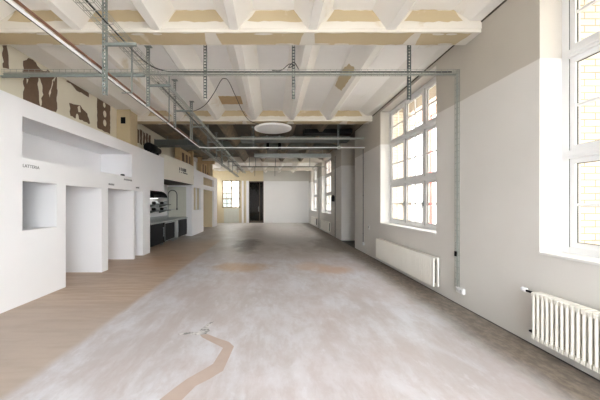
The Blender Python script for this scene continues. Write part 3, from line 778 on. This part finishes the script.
# raw timber frame standing on the far partition
for k, (yy, zz) in enumerate(((12.4, 3.47), (14.4, 3.40), (16.2, 3.40), (18.3, 3.40))):
    mb = MB(); mb.box(-4.28, -4.06, yy - .09, yy + .09, zz, ZB if False else ZD)
    tag(mb.build('timber_post', M['wood'], None, (-4.17, yy, zz)), ('nearest', 'second', 'third', 'farthest')[k] + ' raw timber post standing above the far white partition', 'post', 'timber posts above the partition')
for k, (ya, yb, zb, zt) in enumerate(((12.5, 14.3, 3.47, 4.0), (16.3, 18.2, 3.40, 4.0))):
    mb = MB(); mb.box(-4.22, -4.14, ya, yb, zt, zt + .14); j = ya + .25
    mb.box(-4.20, -4.17, ya, yb, zb, zt, 1)
    while j < yb: mb.box(-4.23, -4.13, j, j + .10, zb, zt); j += .55
    tag(mb.build('timber_screen', [M['wood'], M['brownpatch']], None, (-4.18, ya, zb)), ('nearer', 'farther')[k] + ' timber screen with dark panels above the far partition', 'screen')
r = tag(empty('timber_beam', (-4.1, 17.0, 3.86)), 'raw timber beam end jutting out over the far partition', 'beam')
mb = MB(); mb.box(-4.14, -3.3, 16.0, 16.16, 3.88, 4.06); mb.build('beam_end', M['wood'], r, r.location)
mb = MB(); mb.box(-3.72, -3.58, 15.98, 16.18, 3.40 + .0, 3.88); mb.build('prop', M['wood'], r, r.location)

# ------------------------------------------------------------------ kitchen
CX0, CX1 = -4.95, -4.22
def fridge(y0, y1, label, steel):
    r = tag(empty('undercounter_fridge', ((CX0+CX1)/2, (y0+y1)/2, 0)), label, 'fridge', 'kitchen units under the worktop')
    mb = MB(); mb.box(CX0, CX1 - .04, y0 + .01, y1 - .01, .10, .89); mb.build('cabinet_body', M['black'] , r, r.location)
    d = MB(); w = .035
    d.box(CX1 - .04, CX1 - .005, y0 + .02, y1 - .02, .12, .87, 1)
    if steel:
        d.box(CX1 - .005, CX1, y0 + .02, y0 + .02 + w, .12, .87); d.box(CX1 - .005, CX1, y1 - .02 - w, y1 - .02, .12, .87)
        d.box(CX1 - .005, CX1, y0 + .02, y1 - .02, .12, .12 + w); d.box(CX1 - .005, CX1, y0 + .02, y1 - .02, .87 - w, .87)
    dd = d.build('door', [M['steel'], M['darkglass'] if steel != 2 else M['steel']], r, r.location)
    h = MB(); h.tube([(CX1 + .025, y1 - .1, .35), (CX1 + .025, y1 - .1, .72)], .009, 8); h.tube([(CX1 - .005, y1 - .1, .38), (CX1 + .025, y1 - .1, .38)], .007, 6); h.tube([(CX1 - .005, y1 - .1, .69), (CX1 + .025, y1 - .1, .69)], .007, 6)
    h.build('handle', M['steel'], dd, r.location)
    for xx in (CX0 + .06, CX1 - .1):
        for yy in (y0 + .07, y1 - .07):
            l = MB(); l.lathe([(.025, 0), (.02, .01), (.02, .10)], (xx, yy, 0), 12); l.build('leg', M['steel'], r, r.location)
fridge(9.75, 10.95, 'black undercounter unit nearest the white partition end', 0)
fridge(11.0, 12.2, 'black glass fridge with a steel door border, second in the kitchen row', 1)
fridge(12.22, 12.62, 'stainless fronted unit, third in the kitchen row', 2)
fridge(12.64, 13.92, 'dark undercounter unit at the far end of the kitchen row', 0)
r = tag(empty('worktop', (-4.6, 11.8, .89)), 'long stainless steel kitchen worktop on the black units', 'worktop')
mb = MB(); mb.box(CX0 - .2, CX1 + .03, 9.70, 13.93, .89, .94); mb.build('top', M['steel'], r, r.location, .005)
mb = MB(); mb.box(CX0 - .22, CX0 - .20, 9.70, 13.93, .94, 1.04); mb.build('upstand', M['steel'], r, r.location)
r = tag(empty('extractor_hood', (XL, 11.4, 1.85)), 'dark curved extractor hood over the kitchen worktop', 'extractor hood')
prof = [(XL, 1.85), (-4.6, 1.85), (-4.6, 1.90)] + [(-5.0 + .40*math.cos(t), 1.90 + .27*math.sin(t)) for t in [k*math.pi/16 for k in range(1, 8)]] + [(-5.0, 2.18), (XL, 2.18)]
mb = MB(); mb.prism(prof, 'y', 10.9, 12.3); mb.build('canopy', M['black'], r, r.location)
mb = MB(); mb.box(-5.1, -4.95, 11.0, 12.2, 1.842, 1.85); mb.build('added_fill_strip', M['fill_glow'], r, r.location)  # glowing strip added to brighten the kitchen recess
mb = MB(); mb.tube([(-4.585, 10.9, 1.862), (-4.585, 12.3, 1.862)], .015, 6); mb.build('rim', M['steel'], r, r.location)
for k, zz in enumerate((1.30, 1.56)):
    r = tag(empty('wall_shelf', (XL, 12.2, zz)), ('lower', 'upper')[k] + ' steel shelf on the kitchen wall under the hood', 'shelf')
    mb = MB(); mb.box(XL, -4.72, 11.4, 13.1, zz, zz + .03); mb.build('board', M['duct'], r, r.location)
    for yy in (11.6, 12.9):
        mb = MB(); mb.prism([(XL, zz), (-4.8, zz), (XL, zz - .12)], 'y', yy - .01, yy + .01); mb.build('bracket', M['duct'], r, r.location)
    for j in range(4):
        yy = 11.6 + j*.42; mb = MB(); mb.lathe([(.06, 0), (.08, .02), (.08, .10 + .03*(j % 2)), (.05, .12 + .03*(j % 2))], (-4.90, yy, zz + .03), 14)
        tag(mb.build('pot', M['steel'] if j % 2 else M['black'], None, (-4.90, yy, zz + .03)), ('dark' if j % 2 == 0 else 'steel') + ' small pot on the %s kitchen shelf' % ('lower', 'upper')[k] + (', nearer one' if j < 2 else ', farther one'), 'pot', 'pots on the kitchen shelves')
TY = 13.2
r = tag(empty('spray_tap', (-4.90, TY, .94)), 'spring spray tap with looped hose on the worktop', 'tap')
mb = MB(); mb.lathe([(.05, 0), (.04, .02), (.024, .05), (.02, .72)], (-4.90, TY, .94), 14); mb.build('riser', M['steel'], r, r.location)
mb = MB(); mb.tube([(-4.90, TY, 1.6)] + [(-4.69 - .21*math.cos(t), TY, 2.04 + .21*math.sin(t)) for t in [k*math.pi/10 for k in range(0, 11)]] + [(-4.48, TY, 1.6), (-4.48, TY, 1.42)], .022, 8); mb.build('hose', M['duct'], r, r.location)
mb = MB(); mb.lathe([(.02, .1), (.035, .02), (.04, 0)], (-4.48, TY, 1.33), 12); mb.build('nozzle', M['black'], r, r.location)
mb = MB(); mb.tube([(-4.90, TY, 1.34), (-4.70, TY, 1.34), (-4.48, TY, 1.38)], .012, 6); mb.build('holder', M['steel'], r, r.location)

# ------------------------------------------------------------------ lettering on the white partition
def lettering(text, Y, z, h, label, x=XP, rot=0.0, mat='ink'):
    cu = bpy.data.curves.new('lettering', 'FONT'); cu.body = text; cu.size = h; cu.extrude = .001
    t = bpy.data.objects.new('lettering', cu); col.objects.link(t)
    me = bpy.data.meshes.new_from_object(t.evaluated_get(bpy.context.evaluated_depsgraph_get()))
    bpy.data.objects.remove(t); me.materials.clear(); me.materials.append(M[mat])
    o = bpy.data.objects.new('lettering', me); col.objects.link(o); o.location = (x + .0015, Y, z)
    o.rotation_euler = (math.pi/2, 0, math.pi/2 + rot); return tag(o, label, 'lettering')
lettering('LATTERIA', 4.545, 2.235, .075, 'grey lettering below the left end of the long niche')
def marks(Y, z, w, h, label, x=XP, rows=1):     # too small in the photograph to read: rows of short strokes
    mb = MB(); rr = random.Random(int(Y * 100))
    for k in range(rows):
        y = Y; zb = z - k * h * 1.5
        while y < Y + w: mb.box(x, x + .002, y, y + h*.28, zb, zb + h * rr.uniform(.75, 1)); y += h * .5
    return tag(mb.build('lettering', M['ink'], None, (x, Y, z)), label, 'lettering')
marks(7.66, 2.275, .44, .05, 'tiny grey lettering below the right end of the long niche')
marks(6.94, 2.095, .24, .05, 'tiny grey lettering above the second doorway of the partition')
marks(8.33, 2.09, .22, .05, 'tiny grey lettering above the third narrow doorway')
mb = MB(); rr = random.Random(3)
for k, (z0_, h_) in enumerate(((3.03, .16), (2.95, .05))):
    y = 11.85
    while y < 12.65:
        xx = -3.9 - (12.2 - y) * .07 if y < 12.2 else -3.9 + (y - 12.2) * .03
        mb.box(xx - .02, xx + .006, y, y + (.13 if k == 0 else .2), z0_, z0_ + h_ * rr.uniform(.75, 1.0)); y += .17 if k == 0 else .2
tag(mb.build('lettering', M['black'], None, (-3.9, 11.85, 2.95)), 'dark two-line lettering on the slanting bulkhead', 'lettering')
mb = MB(); xx = X2
mb.box(xx, xx + .004, 14.05, 14.32, 2.86, 3.04); mb.box(xx + .004, xx + .006, 14.1, 14.27, 2.9, 2.93, 1); mb.box(xx + .004, xx + .006, 14.1, 14.27, 2.96, 2.99, 1)
tag(mb.build('wall_sign', [M['ink'], M['white_grey']], None, (xx, 14.05, 2.86)), 'small grey square sign on the far partition beside the bulkhead', 'sign')
mb = MB(); mb.lathe([(.05, 0), (.055, .01), (.05, .05), (.03, .055)], (-4.12, 7.72, NB), 16)
tag(mb.build('cable_outlet', M['black'], None, (-4.12, 7.72, NB)), 'small black fitting on the ledge at the right end of the long niche', 'fitting')

# ------------------------------------------------------------------ outside
r = tag(empty('building', (10.0, 12, -1)), 'pale building with red pilasters seen through the windows', 'building')
mb = MB(); mb.box(10.0, 12.0, 0.4, 25, -1, 7.1); mb.build('facade', M['facade'], r, r.location)
mb = MB(); mb.box(9.85, 12.0, 0.4, 6.0, 7.1, 15); mb.box(9.85, 12.0, 6.0, 25, 7.1, 9.2); mb.build('brick_parapet', M['brownbrick'], r, r.location)  # near end raised out of view to block sky from the nearest window
for k in range(6):
    yy = 3.3 + 3.55*k
    mb = MB(); mb.box(9.88, 10.0, yy, yy + .38, -1, 7.1); mb.build('pilaster', M['red'], r, r.location)
r = tag(empty('building', (-4, 44, -1)), 'added pale facade that dims the sky beyond the brown-framed far window', 'building')  # put in to dim the sky behind the window bars
mb = MB(); mb.box(-30, 4, 44, 46, -1, 14); mb.build('facade', M['facade'], r, r.location)
for k in range(9):
    mb = MB(); mb.box(-27 + 3.2*k, -25.6 + 3.2*k, 43.9, 44, 1.0, 3.4); mb.build('window', M['duct'], r, r.location)
mb = MB(); mb.box(3.92, 60, -60, 90, -1.2, -1.0); mb.box(-60, 3.92, YE + .3, 90, -1.2, -1.0); mb.box(-60, 3.92, -60, YB - .3, -1.2, -1.0); mb.box(-60, XL - .3, YB - .3, YE + .3, -1.2, -1.0)
struct(mb.build('ground', M['asphalt']))
mb = MB(); mb.box(3.92, 9.9, .0, .40, -1, 14.0)  # unseen wall added to screen the near window from open sky
struct(mb.build('added_sky_screen', M['brick']))

# ------------------------------------------------------------------ light
wd = bpy.data.worlds.new('sky'); scene.world = wd; wd.use_nodes = True
bg = wd.node_tree.nodes['Background']; bg.inputs[0].default_value = (.925, .962, 1.0, 1); bg.inputs[1].default_value = 9.0
sun = bpy.data.lights.new('sun', 'SUN'); sun.energy = .8; sun.angle = math.radians(3); sun.color = (1, .99, .97)
so = bpy.data.objects.new('sun', sun); col.objects.link(so)
so.rotation_euler = Vector((.75, .12, -.65)).to_track_quat('-Z', 'Y').to_euler()
for a, b in WINS:                        # portals guide the sky light through the window openings, the unseen added one included
    li = bpy.data.lights.new('window_portal', 'AREA'); li.shape = 'RECTANGLE'; li.size = HEAD - SILL; li.size_y = b - a
    lo_ = bpy.data.objects.new('window_portal', li); col.objects.link(lo_)
    lo_.location = (3.45, (a+b)/2, (SILL+HEAD)/2); lo_.rotation_euler = (0, math.pi/2, 0); li.cycles.is_portal = True
for xc, pw in ((.22, 1.65), (2.07, 1.65)):  # portals for the unseen openings added behind the camera
    li = bpy.data.lights.new('window_portal', 'AREA'); li.shape = 'RECTANGLE'; li.size = pw; li.size_y = 3.8
    lo_ = bpy.data.objects.new('window_portal', li); col.objects.link(lo_); lo_.location = (xc, YB - .15, 2.4); lo_.rotation_euler = (math.pi/2, 0, 0); li.cycles.is_portal = True
li = bpy.data.lights.new('window_portal', 'AREA'); li.shape = 'RECTANGLE'; li.size = 1.1; li.size_y = 2.0  # portal for the opening added out of sight on the left
lo_ = bpy.data.objects.new('window_portal', li); col.objects.link(lo_); lo_.location = (XL - .15, 21.6, 3.15); lo_.rotation_euler = (0, -math.pi/2, 0); li.cycles.is_portal = True
li = bpy.data.lights.new('window_portal', 'AREA'); li.shape = 'RECTANGLE'; li.size = 1.5; li.size_y = 2.2
lo_ = bpy.data.objects.new('window_portal', li); col.objects.link(lo_); lo_.location = (-3.4, YE + .2, 2.4); lo_.rotation_euler = (-math.pi/2, 0, 0); li.cycles.is_portal = True

# ------------------------------------------------------------------ camera
cam = bpy.data.cameras.new('camera'); co = bpy.data.objects.new('camera', cam); col.objects.link(co)
co.location = (0, 0, CH); co.rotation_euler = (math.pi/2, 0, 0)
cam.sensor_width = 36; cam.lens = 36 * F / 600; cam.shift_x = (300 - VX) / 600; cam.shift_y = (VY - 200) / 600
cam.clip_start = .05; cam.clip_end = 300
scene.camera = co
vs = scene.view_settings; vs.view_transform = 'Standard'; vs.look = 'None'; vs.gamma = 1.0; vs.use_curve_mapping = False
vs.exposure = 1.2
scene.cycles.max_bounces = 14; scene.cycles.diffuse_bounces = 9; scene.cycles.transparent_max_bounces = 16
scene.cycles.use_denoising = True
